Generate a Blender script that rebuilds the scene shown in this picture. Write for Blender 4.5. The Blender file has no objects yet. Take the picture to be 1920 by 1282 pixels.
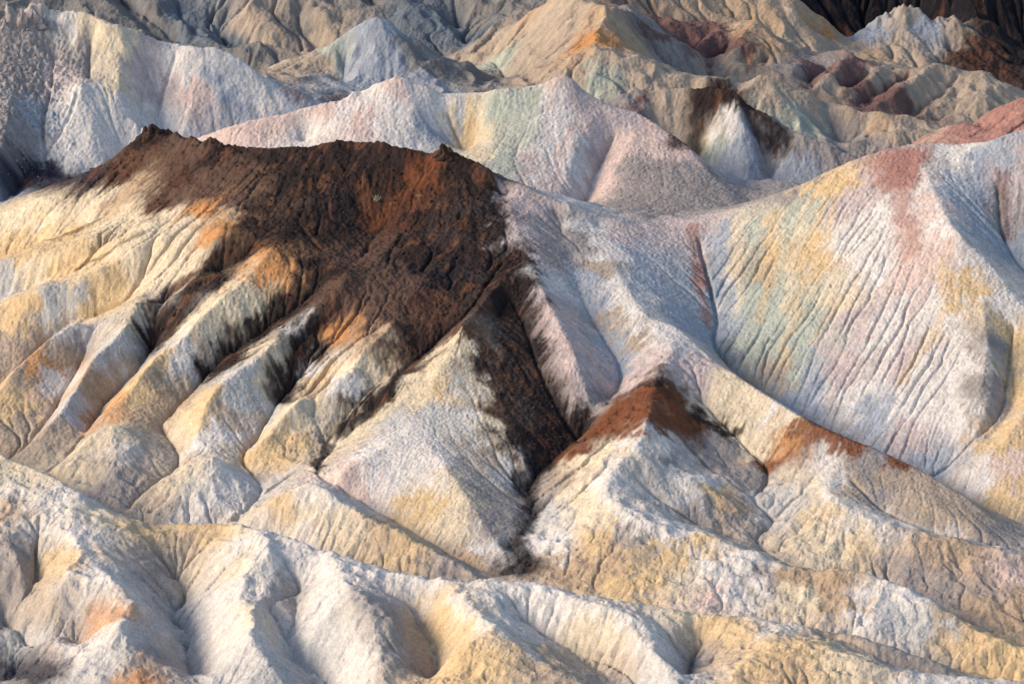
import bpy, math, time
import numpy as np
T0 = time.time()
rng = np.random.default_rng(7)

# ------------------------------------------------------------------ camera, sky, sun, exposure
HC, PITCH, HFOV = 120.0, math.radians(18.0), math.radians(18.0)
W_PX, H_PX = 1920.0, 1282.0
FPX = (W_PX / 2) / math.tan(HFOV / 2)

scene = bpy.context.scene
cam_data = bpy.data.cameras.new("camera")
cam_data.sensor_width = 36.0
cam_data.angle = HFOV
cam_data.clip_end = 3000.0
cam = bpy.data.objects.new("camera", cam_data)
scene.collection.objects.link(cam)
cam.location = (0, 0, HC)
cam.rotation_euler = (math.radians(90) - PITCH, 0, 0)
scene.camera = cam

SUN_AZ, SUN_EL = math.radians(-100.0), math.radians(26.0)   # azimuth from +y (view direction), clockwise
world = bpy.data.worlds.new("World")
scene.world = world
world.use_nodes = True
wn = world.node_tree.nodes
sky = wn.new("ShaderNodeTexSky")
sky.sky_type = 'NISHITA'
sky.sun_disc = False
sky.sun_elevation = SUN_EL
sky.sun_rotation = SUN_AZ
wn["Background"].inputs["Strength"].default_value = 0.15
world.node_tree.links.new(sky.outputs[0], wn["Background"].inputs["Color"])

sun_data = bpy.data.lights.new("sun", 'SUN')
sun_data.energy = 2.8
sun_data.angle = math.radians(20.0)
sun_data.color = (1.0, 0.86, 0.68)
sun = bpy.data.objects.new("sun", sun_data)
scene.collection.objects.link(sun)
sun.rotation_euler = (math.radians(90) - SUN_EL, 0, -SUN_AZ + math.pi)
sun.location = (-100, 200, 150)

scene.view_settings.view_transform = 'Standard'
scene.view_settings.look = 'None'
scene.view_settings.exposure = 0.64
scene.view_settings.gamma = 1.0

# ------------------------------------------------------------------ terrain grid (finer near, coarser far)
NT, NV = 1120, 1330
TH0, TH1 = -0.205, 0.205
R0, R1 = 254.0, 640.0
LV = math.log(R1 / R0)
DT, DV = (TH1 - TH0) / (NT - 1), LV / (NV - 1)
th = np.linspace(TH0, TH1, NT)
rr = R0 * np.exp(np.linspace(0, LV, NV))
X = (rr[:, None] * np.sin(th)[None, :])
Y = (rr[:, None] * np.cos(th)[None, :])
RC = rr[:, None].astype(np.float32)

CP, SP = math.cos(PITCH), math.sin(PITCH)
def ray(px, py):
    a, b = (px - W_PX / 2) / FPX, (H_PX / 2 - py) / FPX
    return a, CP + b * SP, -SP + b * CP
def at(px, py, z):
    """ground point of elevation z that is seen at a place of the photograph"""
    a, dy, dz = ray(px, py)
    t = (z - HC) / dz
    return (a * t, dy * t, z)
def far(px, d, z):
    """point at distance d and elevation z, for what lies hidden behind the ridges"""
    t = d * CP + (HC - z) * SP
    return ((px - W_PX / 2) / FPX * t, d, z)
def idx(x, y):
    return (np.arctan2(x, y) - TH0) / DT, np.log(np.hypot(x, y) / R0) / DV

# ------------------------------------------------------------------ crest lines and valley lines
RELIEF = 0.85
P = lambda *q: [at(x, y, z * RELIEF) for x, y, z in q]
D = lambda *q: [far(*v) for v in q]
PF = lambda *q: [at(x, y, z - 6) for x, y, z in q]          # the ranges behind lie lower and farther back
DF = lambda *q: [far(x, d + 25, z - 6) for x, d, z in q]
def slope_points(table, gain=1.0):
    tb = np.array(table, float)
    def f(*q):
        out = []
        for px, py, off in q:
            d0, z0, m = (np.interp(px, tb[:, 0], tb[:, k]) for k in (1, 2, 3))
            a, dy, dz = ray(px, py)          # z = HC + dz t, d = dy t
            t = (z0 + off * gain - m * d0 - HC) / (dz - m * dy)
            out.append((a * t, dy * t, HC + dz * t))
        return out
    return f
# general lie of three hillsides (column, distance, elevation, gradient); their spurs rise above it, their gullies lie below
S = slope_points([(-200,330,-.8,.17),(0,325,1.3,.19),(200,325,3,.25),(400,320,3.4,.32),(600,320,3.8,.42),(800,319,5.5,.43)], 1.15)
E = slope_points([(1500,328,3.9,.44),(1700,319,2.55,.44),(1900,309.5,.7,.41),(2100,304,-1.7,.4)], 1.1)
Q = slope_points([(-200,328,8,.27),(0,314,5.95,.28),(200,302.6,3.8,.27),(330,303,2.5,.25),(500,297.7,3.75,.28),(640,292.6,3.2,.28),(870,286.4,3.15,.28),(1100,284,2.4,.28),(1280,282,2.05,.28),(1640,277.4,.7,.28),(2000,274.5,-1.7,.28)], 1.5)
B = slope_points([(0,488,1.5,.42),(500,488,1,.45),(1000,488,2,.45)])
N = slope_points([(1150,480,6,.3),(1300,475,1,.32),(1450,473,0,.4),(1600,472,-1.5,.37),(1750,471,-3,.33),(1900,471,-4.5,.3)])
RIDGES = [
 # --- hill under the dark cap
 ('dark', P((345,262,25.8),(290,240,25.2),(215,290,22.4),(160,328,20),(100,362,17.8),(50,383,16),(0,400,14.6),(-80,430,12.6),(-250,470,9))),
 ('dark', P((345,262,25.8),(430,272,26.4),(500,275,27),(600,270,28),(660,262,28.5),(740,275,28.5),(805,295,27.4),(830,275,28.7),(860,290,27.9),(930,322,26),(1000,355,24),(1040,378,22.7))),
 ('dark', P((830,275,28.7),(780,350,24.4),(700,450,19)) + S((640,530,.9),(580,580,1),(480,675,1.3),(437,705,1.5),(400,735,1.6),(375,790,1.1),(365,850,.3))),
 ('dark', S((528,440,.3),(510,465,1.1),(467,511,1.4),(400,575,1.6),(333,638,1.6),(300,657,1.6),(263,712,1.5),(215,760,1.2),(165,808,.6))),
 ('dark', S((430,400,.3),(404,450,1),(334,535,1.4),(267,560,1.4),(240,608,1.4),(167,682,1.5),(133,745,1.3),(100,792,1.1),(33,855,.5))),
 ('dark', S((267,560,1.4),(193,592,1.5),(127,608,1.8),(40,682,1.5),(0,728,1.3),(-60,790,1))),
 ('dark', S((345,395,.3),(310,435,1),(200,495,1.3),(143,525,1.5),(83,545,1.6),(0,568,1.6),(-80,600,1.5),(-250,650,1))),
 ('dark', S((290,405,.2),(245,440,.6),(133,458,1.2),(33,481,1.4),(-60,500,1.4),(-250,540,1.2))),
 ('dark', S((740,600,.4),(690,650,1),(640,690,1.4),(560,750,1.4),(490,830,.6))),
 ('dark', S((735,690,.3),(670,750,1),(635,785,1))),
 ('mound', P((640,788,6.6),(570,802,6.2),(520,815,5.7),(460,853,4))),
 # --- cream pyramid left of the gully
 ('cone', P((985,468,20),(930,540,17.8),(895,580,16.8),(865,605,16.2),(850,650,14),(815,710,11.5),(790,760,9.3),(770,805,8.0),(800,830,7.4),(840,880,6),(880,940,4),(920,1000,2),(950,1045,.7))),
 ('cone', P((865,605,16.2),(910,690,12),(960,790,8),(985,870,5))),
 ('cone', P((770,805,8.0),(700,850,6.6),(640,880,5.6))),
 # --- pink spur
 ('pink', P((935,325,25),(960,400,22.4),(985,468,20),(1015,540,17.8),(1050,610,15),(1090,690,12.2),(1115,750,9.3),(1110,785,7.2))),
 # --- saddle and right-hand ridge
 ('right', P((1040,378,22.7),(1150,408,20.5),(1230,420,19),(1340,405,20),(1450,370,22.5),(1600,300,27),(1720,268,29),(1800,270,29),(1860,262,30),(1920,245,31),(2100,225,32))),
 ('right', P((1720,268,29),(1745,340,26.2),(1790,430,22.7),(1850,490,19.5),(1900,550,16.8),(1960,610,14.2),(2100,720,9))),
 ('right', E((1840,560,.6),(1850,625,1.1),(1865,700,1.4),(1830,800,1.2),(1790,870,.5))),
 ('right', E((2080,690,1),(1960,740,1),(1900,800,1.2),(1830,880,.6))),
 ('middle', P((1120,415,20.2),(1165,520,17),(1210,590,14.8),(1265,612,14),(1330,668,12),(1385,708,11),(1500,780,9),(1560,810,8.2),(1700,868,6),(1800,925,4),(1900,1000,1),(2060,1090,-2))),
 ('rust', P((1265,612,14),(1260,650,13.2),(1230,705,12),(1215,780,10.4),(1190,840,8.4),(1150,880,7.2),(1140,920,6),(1200,970,4.8),(1270,985,4),(1340,1005,3.5),(1420,1035,2.8),(1480,1060,2.2),(1560,1062,2.6),(1620,1070,2.6),(1700,1100,1.8),(1790,1150,.3),(1860,1190,-.8),(1940,1215,-1.5),(2080,1260,-3))),
 ('rust', P((1230,705,12),(1120,790,8.2),(1060,850,6))),
 ('rust', P((1190,840,8.4),(1250,845,7.6),(1300,900,5.3),(1350,925,4.3),(1400,945,3),(1440,970,1.9))),
 ('tan', P((1515,788,8.9),(1545,845,6.5),(1555,890,5.3),(1565,930,4.3),(1640,975,3.2),(1700,988,2.9),(1780,1005,2.3),(1860,1022,1.8),(1940,1045,1),(2080,1080,-1))),
 ('tan', P((1640,975,3.2),(1600,1000,2),(1520,1040,.6))),
 ('middle', P((1690,865,6.1),(1720,930,4.1),(1800,970,2.7),(1870,1010,1.2))),
 # --- small hills left of the gully
 ('hill_a', P((460,968,2.5),(520,930,4.5),(585,905,6),(640,940,4.8),(740,990,3.4),(830,1040,1.8),(900,1075,.5))),
 ('hill_b', P((240,942,1.8),(320,890,4.3),(395,850,6.3),(440,880,4.5),(490,925,2.3))),
 ('hill_b', P((395,850,6.3),(400,910,3.8),(405,975,1))),
 ('hill_c', P((95,885,3),(150,835,5),(210,790,7),(270,830,5),(335,865,3.2))),
 ('hill_c', P((210,790,7),(215,860,4.5),(225,930,2))),
 # --- foreground ridge and its spurs
 ('front', P((-250,740,11),(-80,800,9),(0,850,7),(60,880,6.4),(150,920,5.3),(210,962,4.4),(260,975,3.4),(330,978,3),(440,978,4),(500,995,4.4),(560,1010,4.2),(640,1040,3.8),(760,1075,3.6),(870,1083,3.7),(990,1086,3.7),(1080,1110,3),(1160,1122,2.8),(1280,1140,2.4),(1430,1158,2),(1560,1175,1.6),(1640,1200,.8),(1750,1235,-.5),(1850,1265,-1.5),(1960,1280,-2),(2100,1300,-3))),
 ('front_left', Q((150,920,.6),(135,990,.7),(165,1035,1.2),(205,1080,1.7),(255,1120,2.1),(240,1145,1.9),(228,1160,2.3),(225,1175,2.4),(260,1215,2.0),(330,1260,1.5),(380,1320,.8))),
 ('front_left', Q((150,1010,.8),(130,1060,1.4),(110,1105,1.8),(105,1190,1.1))),
 ('front_left', Q((-160,900,.5),(-60,960,.8),(0,1000,1),(40,1050,.9),(45,1130,.4),(20,1170,0))),
 ('front_left', Q((-200,1060,1),(-80,1130,.5),(0,1200,-.4))),
 ('front', Q((470,985,.2),(500,1010,.6),(510,1034,1),(497,1071,1.5),(483,1121,1.7),(470,1160,1.8),(467,1175,2.2),(475,1200,2.0),(510,1250,1.6),(560,1310,.8))),
 ('front', Q((467,1175,2.2),(425,1222,1.1),(388,1265,.2))),
 ('front_left', Q((225,1175,2.4),(170,1215,1.1),(135,1245,.3))),
 ('front', Q((510,1034,1),(440,1085,.9),(375,1135,0))),
 ('front', Q((660,1100,1.4),(600,1150,.8),(535,1180,-.5))),
 ('front', Q((620,1033,.2),(640,1075,1),(660,1100,1.4),(668,1150,1.9),(690,1210,1.6),(705,1235,1.5),(740,1310,.8))),
 ('front', Q((660,1100,1.4),(690,1108,1.5),(730,1150,1.4),(745,1200,.9),(770,1245,.3))),
 ('front', Q((850,1083,0),(845,1110,.6),(880,1140,1.2),(935,1170,1.6),(960,1200,1.5),(1010,1235,1.4),(1090,1280,1.3),(1200,1350,1))),
 ('front', Q((935,1170,1.6),(880,1203,1.3),(845,1228,.7))),
 ('front', Q((1010,1100,.3),(1100,1125,.7),(1140,1140,1),(1190,1170,1.4),(1225,1205,1.6),(1250,1225,1.7),(1240,1282,1.2),(1235,1340,.8))),
 ('front_right', Q((1380,1155,.1),(1440,1180,.6),(1480,1198,1.1),(1520,1198,1.1),(1580,1218,1.4),(1647,1245,1.6),(1747,1265,1.7),(1940,1270,1.6),(2100,1290,1.5))),
 ('front_right', Q((1480,1198,1.1),(1430,1228,1.2),(1370,1275,1.1),(1340,1320,.8))),
 # --- pale ridge behind the dark hill
 ('pale', PF((250,300,18.5),(330,275,20),(380,255,21.5),(440,235,23),(560,205,24.8),(620,190,25.8),(680,172,26.8),(735,143,28.7),(780,155,27.8),(830,168,27),(910,169,27),(1000,160,27.5),(1060,140,28.8),(1090,165,27),(1145,200,25),(1205,215,24),(1280,268,21.5),(1350,340,18.5),(1400,372,17),(1430,392,16.2))),
 ('pale', PF((775,155,27.8),(778,215,24.7),(783,280,21.2))),
 ('pale', PF((620,190,25.8),(600,235,23.3),(570,270,21))),
 ('pale', PF((1120,190,25.6),(1085,300,20.6),(1060,390,16.7))),
 ('pale', PF((1205,215,24),(1170,290,20.7),(1120,385,16.6))),
 # --- pale ridge in the upper left with the crags
 ('left', PF((-250,60,31),(-100,40,32),(0,30,33),(78,12,34),(165,25,33),(200,45,32),(247,52,31.3),(290,75,29.7),(325,75,29.7),(350,90,28.8),(400,85,29),(440,105,27.6),(480,130,25.9),(500,150,24.4),(550,165,23.4),(590,187,21.8),(660,205,20))),
 ('left', PF((78,12,34),(100,80,29.5),(95,160,25.5),(75,240,21.5),(60,300,18.6))),
 ('left', PF((247,52,31.3),(225,150,26),(205,230,22),(190,300,18.6))),
 ('left', PF((400,85,29),(385,140,25.7),(345,220,21.4),(320,250,20))),
 ('left', PF((0,30,33),(20,150,26.5),(0,290,20.5),(-10,380,16.5))),
 # --- dark-capped cone right of the centre
 ('capped', PF((1100,190,20),(1150,182,22),(1190,168,22.8),(1280,165,23),(1340,153,24.2),(1375,162,23.7),(1400,185,22.5),(1460,225,20),(1530,260,17.8),(1600,292,15.8),(1640,310,14.5),(1720,330,13))),
 ('capped', PF((1375,162,23.7),(1375,195,22),(1340,240,19.3),(1300,285,16.5),(1275,305,15))),
 ('capped', PF((1375,195,22),(1410,250,18.8),(1420,320,14.8))),
 ('grey_mound', PF((1375,368,15),(1430,338,16.3),(1500,346,15.8),(1560,345,15))),
 ('brown', PF((1640,300,18),(1700,275,20),(1740,255,21.5),(1800,225,23.5),(1870,197,25.3),(1930,178,26.5),(2100,140,29))),
 ('brown', PF((1870,197,25.3),(1840,240,22.5),(1790,262,20.5))),
 # --- ranges behind
 ('olive', PF((1010,158,17.3),(1060,120,19.5),(1110,92,21.6),(1130,92,22),(1180,105,21),(1250,135,19),(1280,142,18.5),(1350,148,18.2),(1410,145,18.4),(1470,144,18.5),(1500,170,16.6),(1560,186,15.5),(1640,208,14),(1700,215,13.6),(1780,235,12),(1900,250,11),(2080,270,10))),
 ('olive', PF((1130,92,22),(1110,150,18.7),(1090,190,16))),
 ('olive', PF((1470,144,18.5),(1480,200,15.2),(1500,260,11.6))),
 ('olive', PF((1640,208,14),(1610,240,11.8),(1570,280,9))),
 ('orange', PF((1180,-90,30.5),(1150,-30,27.2),(1130,40,23.5),(1112,85,21.7))),
 ('orange', PF((1150,-40,27.2),(1080,-45,26.5),(1010,3,22.3),(960,45,19),(890,85,16))),
 ('orange', PF((1080,-45,26.5),(1060,70,20.9),(1015,130,17.4))),
 ('banded', PF((1130,-10,19.6),(1150,2,18.6),(1230,30,16.3),(1290,36,15.8),(1370,40,15.5),(1415,33,16.1),(1447,73,14.6),(1493,97,12.8),(1533,100,12.5),(1590,97,12.8),(1630,117,11.2),(1667,115,11.3),(1707,122,10.6),(1747,118,11),(1780,127,10.2),(1843,132,9.8),(1867,147,8.8),(1913,177,7),(2060,240,3))),
 ('banded', PF((1415,33,16.1)) + N((1385,75,1.3),(1340,110,1))),
 ('banded', PF((1447,73,14.6)) + N((1400,115,1.3),(1355,143,.6))),
 ('banded', PF((1290,36,15.8)) + N((1240,80,1.2),(1200,105,.6))),
 ('banded', PF((1370,40,15.5)) + N((1310,85,1.2),(1270,120,.6))),
 ('banded', PF((1533,100,12.5)) + N((1480,140,1.1))),
 ('banded', PF((1590,97,12.8)) + N((1560,140,1.3),(1520,172,.7))),
 ('banded', PF((1667,115,11.3)) + N((1610,165,1.3),(1580,190,.6))),
 ('banded', PF((1747,118,11)) + N((1700,160,1.3),(1640,200,.6))),
 ('banded', PF((1843,132,9.8)) + N((1850,170,1.2),(1840,215,.5))),
 ('blue', PF((450,150,15.5),(490,130,17),(570,102,19),(640,65,22),(713,25,25),(770,72,21.5),(840,112,18.4),(880,113,18.3),(905,140,16.2),(945,168,14))),
 ('blue', PF((713,25,25),(730,90,21),(740,150,17.2))),
 ('blue', PF((640,65,22),(650,120,18.6),(640,165,15.8))),
 ('far_left', B((480,-40,1.2),(470,20,2),(520,65,1.8),(580,100,.8))),
 ('far_left', B((250,-40,1),(293,17,1.6),(377,40,1.6),(412,85,1))),
 ('far_left', B((540,-20,1),(560,12,1.4),(600,15,1.8),(625,62,1.2))),
 ('far_left', B((430,125,.3),(455,100,1.2),(480,80,1.6),(510,105,.8))),
 ('far_left', B((150,-40,1.3),(240,30,1.5),(300,75,.8))),
 ('far_left', B((60,-30,1.2),(110,10,1.2),(150,45,.6))),
 ('far_mid', B((740,-40,1.2),(755,-10,1.4),(800,40,1.4),(860,82,.8))),
 ('far_mid', B((915,-40,1.2),(905,-10,1.2),(885,50,1),(875,85,.3))),
 ('far_mid', B((660,-30,1),(650,10,.8),(640,40,.3))),
 ('crag', PF((1555,100,4.5),(1600,70,5.9),(1640,45,8),(1690,10,11.1),(1720,12,11),(1760,45,8),(1785,40,8.2),(1800,48,8),(1820,100,4.5))),
 ('crag', PF((1690,10,11.1),(1680,60,7.4),(1670,110,4.4))),
 ('crag', PF((1790,42,8.2),(1780,80,5.8),(1765,115,3.8))),
 ('ochre', PF((1400,-25,15),(1530,0,13),(1550,30,10.5),(1560,60,8),(1575,80,6.3))),
 ('ochre', PF((1500,-5,13.5),(1470,40,10.8),(1450,70,9))),
 ('black', DF((1480,560,12),(1560,552,14),(1700,556,17),(1830,545,18),(1960,550,20),(2150,560,20))),
 ('black', PF((1830,18,9.5),(1870,55,7),(1885,110,3.5))),
 ('black', DF((1830,545,18),(1830,530,10),(1835,516,9))),
 ('black', DF((-300,515,22),(0,512,24),(300,516,23),(500,512,25),(700,514,24),(900,512,25),(1100,510,24),(1250,512,20),(1400,525,14),(1480,560,12))),
]
VALLEYS = [
 # main gully and its branches
 P((900,1085,-.5),(965,1075,0),(985,1050,.5),(955,1025,.9),(985,995,1.4),(995,960,2),(985,930,2.6),(990,905,3.2),(1030,870,4.2),(1085,820,5.5),(1105,790,6.5),(1165,700,10),(1110,600,13.5),(1085,540,16),(1060,460,19),(1040,400,21.3)),
 P((1085,820,5.5),(1045,765,8),(1010,690,11.4),(985,620,14),(955,560,16.4),(930,600,14.8)),
 P((940,490,19),(880,580,16),(830,630,13.5),(700,745,8.5),(630,830,5.3),(595,882,4.6),(640,915,3.6),(740,975,1.6),(840,1035,.5),(930,1078,-.4)),
 # between the left spurs
 S((470,475,-.5),(400,515,-1.1),(300,602,-1.4),(278,668,-1.6),(200,752,-1.2),(160,815,-.6)),
 P((160,815,3.8),(90,882,2.4),(20,900,1.2),(-100,880,.5)),
 S((600,535,-.4),(500,612,-1.1),(427,662,-1.4),(383,708,-1.4),(300,798,-.6)),
 P((300,798,4.6),(335,862,3.2),(290,905,2.4),(240,948,1.5)),
 S((640,580,-.4),(560,655,-1.1),(541,722,-1.5),(514,765,-1.3),(477,830,-.5)),
 P((477,830,4.2),(455,862,3.5),(490,915,2.4),(450,965,1.4),(400,985,.8)),
 P((595,882,4.6),(560,880,4.1),(500,920,2.7)),
 P((700,770,7.6),(640,812,5.2),(600,830,5)),
 S((690,690,0),(634,722,-.7),(594,755,-.8),(588,790,-.6)),
 S((192,604,.3),(170,642,-.6),(150,682,-1),(123,728,-1),(93,782,-1),(30,852,-.6),(-60,880,-.5)),
 S((280,490,-.4),(237,562,-1.3),(150,600,-1.6),(85,640,-1.7),(20,705,-1.4),(-40,750,-1),(-200,800,-.6)),
 S((240,455,-.3),(200,475,-.8),(143,508,-1.2),(53,541,-1.4),(0,558,-1.4),(-200,620,-1)),
 S((210,395,-.2),(140,428,-.8),(50,463,-1.2),(0,478,-1.3),(-200,530,-1)),
 # right-hand bowl
 P((1310,450,17.8),(1330,530,14.6),(1345,600,11.6),(1340,650,9.6),(1400,715,7.5),(1545,805,4.5),(1700,875,3),(1800,930,1.5),(1890,968,.8),(1960,1000,0),(2100,1050,-2)),
 E((1900,610,-.5),(1888,700,-1.2),(1872,790,-1.2),(1815,850,-.8),(1750,893,-.3)),
 P((2060,650,11),(1930,520,16.5),(1880,440,20.4),(1870,350,25.0)),
 # between the rust ridge and its neighbours
 P((1310,745,9),(1380,815,6.5),(1440,885,4),(1415,930,3),(1450,975,1.5),(1420,1012,.7),(1500,1070,-.5),(1620,1085,-1),(1750,1130,-2),(1850,1185,-3),(1960,1225,-4),(2100,1260,-5)),
 P((1280,825,7),(1340,880,4.9),(1415,930,3)),
 P((1190,888,6.4),(1230,930,4.3),(1300,975,2.4),(1380,1008,1.1)),
 P((1600,900,5),(1650,950,3.2),(1720,985,2),(1800,1005,1.2),(1880,1020,.6),(1960,1040,0),(2100,1080,-3)),
 # behind the foreground ridge
 P((90,882,2.4),(180,950,1.7),(250,975,1.1),(330,990,.8),(430,990,.6),(520,1020,.3),(640,1060,0),(760,1090,-.3),(900,1100,-.5),(1000,1105,-.6),(1100,1125,-.8),(1250,1150,-1),(1430,1175,-1.5),(1600,1200,-2),(1750,1240,-3),(1900,1275,-4),(2060,1320,-5)),
 # between the foreground spurs
 Q((75,965,.5),(70,1000,.3),(67,1030,0),(67,1080,-.5),(45,1140,-1),(8,1175,-1.3)),
 Q((8,1175,-1.8),(60,1225,-1.6),(110,1230,-1.5),(30,1270,-1.2),(-100,1260,-1.2)),
 Q((268,1000,.1),(300,1045,-.7),(335,1085,-1.3),(345,1120,-1.8),(322,1155,-1.8),(350,1185,-1.8),(350,1230,-1.6),(370,1290,-1.5)),
 Q((528,1045,.2),(548,1078,-.6),(560,1110,-1.1),(507,1172,-1.8),(520,1190,-1.8),(567,1250,-1.6),(600,1275,-1.6),(640,1330,-1.4)),
 Q((700,1096,.4),(740,1118,-.4),(780,1140,-1),(787,1175,-1.8),(823,1245,-1.5),(800,1285,-1.4)),
 Q((935,1115,.3),(945,1140,0),(965,1155,-.5),(1000,1175,-1.2),(1075,1220,-1.3),(1165,1270,-1.3),(1210,1330,-1.2)),
 Q((1280,1155,.1),(1300,1175,-.4),(1320,1195,-.8),(1300,1230,-1.4),(1290,1290,-1.4)),
 Q((1540,1188,-.3),(1580,1205,-.7),(1640,1235,-1),(1700,1258,-1.1),(1800,1285,-1.2),(1950,1320,-1.2)),
 Q((110,1225,-1.5),(160,1210,-.6)),
 D((-900,254,-5),(960,254,-5.5),(2900,254,-7)),
 # hidden floors behind the crests
 D((180,404,11),(300,404,11),(450,397,11.5),(700,391,12),(900,388,12),(1060,386,12),(1150,385,12),(1240,384,11.5),(1340,384,11),(1450,386,11),(1600,387,12.5),(1720,388,14),(2000,390,16)),
 PF((-100,420,13),(0,392,15),(60,318,17.8),(120,330,17.2),(180,327,16.8),(240,330,15.5)),
 PF((150,150,26.6),(130,220,22.6),(85,295,18.6)),
 PF((275,120,27),(262,190,23.2),(262,240,21)),
 PF((170,90,29),(165,150,25.8)),
 PF((330,120,26.5),(300,200,22),(290,250,19.4)),
 DF((300,392,17.5),(450,393,17.5),(600,393,17)),
 PF((840,230,23),(870,300,19)),
 PF((1150,260,21.7),(1115,330,18.2),(1088,400,15.4)),
 DF((640,414,12.5),(800,412,12),(960,410,11.5),(1100,410,13)),
 PF((1260,320,13.5),(1300,335,12.8),(1370,366,11.8)),
 PF((1460,330,13.3),(1440,345,12.5)),
 DF((1430,390,12),(1560,388,11.5),(1640,390,11)),
 DF((1100,415,12.5),(1300,416,11.5),(1500,412,9.5),(1640,410,8),(1760,406,8),(2000,410,8)),
 B((330,-20,-1),(350,60,-1.6),(420,100,-1.6)),
 B((410,-10,-1),(400,40,-1.5),(440,80,-1.5),(560,108,-1)),
 B((560,40,-.8),(570,70,-1.3),(610,95,-1)),
 B((215,-20,-1),(270,40,-1.5),(340,85,-1.3)),
 B((690,-10,-1),(705,15,-1)),
 B((850,0,-1),(862,60,-1.2)),
 N((1330,60,-1),(1290,100,-1.3),(1260,128,-1)),
 N((1365,88,-1),(1330,122,-1.2)),
 N((1440,110,-1),(1400,140,-1)),
 N((1560,125,-1),(1510,160,-1.2)),
 N((1630,138,-1),(1580,175,-1.2)),
 N((1705,138,-1),(1650,175,-1.2),(1600,205,-1)),
 N((1795,145,-1),(1760,180,-1),(1700,210,-1)),
 PF((957,160,13.8),(930,120,14.3),(885,96,15)),
 DF((1160,462,14),(1250,455,9),(1400,448,6),(1520,448,5),(1650,446,4),(1800,446,2.5),(1950,446,1)),
 DF((1200,492,8),(1400,490,6),(1560,488,3),(1700,488,1),(1850,488,0),(2000,490,0)),
 DF((-300,545,14),(100,540,14),(400,540,13),(700,540,13),(1000,540,13),(1200,536,11),(1350,530,5),(1550,522,-2),(1700,530,-4),(1850,528,-6),(2000,530,-4)),
 DF((0,455,9),(200,460,7.5),(430,461,6.8),(600,461,6.8),(800,461,7),(900,462,8)),
 D((-900,640,0),(900,640,0),(2900,640,0)),
]

FLOORS = [      # flat beds of the main gully
 P((952,1060,.35),(974,1046,.6),(944,1024,.95),(972,994,1.45),(982,962,2.0),(974,932,2.6),(980,906,3.2)), P((1000,1058,.35),(999,1050,.5),(969,1024,.95),(998,996,1.45),(1008,960,2.05),(998,928,2.65),(1002,904,3.25)),
 P((932,1079,-.35),(960,1076,-.3),(1000,1072,-.25)), P((950,1055,.3),(975,1062,.2),(1000,1060,.2)),
]
def raster(lines):
    zs = np.zeros((NV, NT)); cn = np.zeros((NV, NT)); own = np.full((NV, NT), -1, np.int32)
    for k, pts in lines:
        pts = np.array(pts, float)
        for a, b in zip(pts[:-1], pts[1:]):
            (ia, ja), (ib, jb) = idx(a[0], a[1]), idx(b[0], b[1])
            n = int(max(abs(ib - ia), abs(jb - ja)) * 1.6) + 2
            t = np.linspace(0, 1, n)
            i = np.rint(ia + (ib - ia) * t).astype(int); j = np.rint(ja + (jb - ja) * t).astype(int)
            m = (i >= 0) & (i < NT) & (j >= 0) & (j < NV)
            np.add.at(zs, (j[m], i[m]), (a[2] + (b[2] - a[2]) * t)[m]); np.add.at(cn, (j[m], i[m]), 1)
            own[j[m], i[m]] = k
    return zs, cn, own

owners = []
for o, _ in RIDGES:
    if o not in owners: owners.append(o)
def smooth_line(pts, n=5):
    """rounded polyline through the points (Catmull-Rom)"""
    p = np.array(pts, float)
    if len(p) < 3: return p
    q = np.vstack([2 * p[0] - p[1], p, 2 * p[-1] - p[-2]])
    out = []
    for k in range(1, len(q) - 2):
        for t in np.arange(n) / n:
            a, b, c, d = q[k-1], q[k], q[k+1], q[k+2]
            out.append(0.5 * (2*b + (c-a)*t + (2*a-5*b+4*c-d)*t*t + (3*b-a-3*c+d)*t**3))
    out.append(p[-1])
    return np.array(out)
RIDGES = [(o, smooth_line(p)) for o, p in RIDGES]
VALLEYS = [smooth_line(p) for p in VALLEYS]
zr, cr, own = raster([(owners.index(o), p) for o, p in RIDGES])
zv, cv, _ = raster([(0, p) for p in VALLEYS + [smooth_line(p) for p in FLOORS]])
_, crack, _ = raster([(0, p) for p in VALLEYS[1:]])
zs, cn = np.where(cr > 0, zr, zv), np.where(cr > 0, cr, cv)
zs = np.where((cr > 0) & (cv > 0), (zr / np.maximum(cr, 1) + zv / np.maximum(cv, 1)) / 2 * cn, zs)

def down(a, cnt):
    h, w = a.shape
    H, W = (h + 1) // 2, (w + 1) // 2
    A = np.zeros((H * 2, W * 2)); A[:h, :w] = a
    C = np.zeros((H * 2, W * 2)); C[:h, :w] = cnt
    return A.reshape(H, 2, W, 2).sum((1, 3)), C.reshape(H, 2, W, 2).sum((1, 3))
levels = [(zs, cn)]
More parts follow.
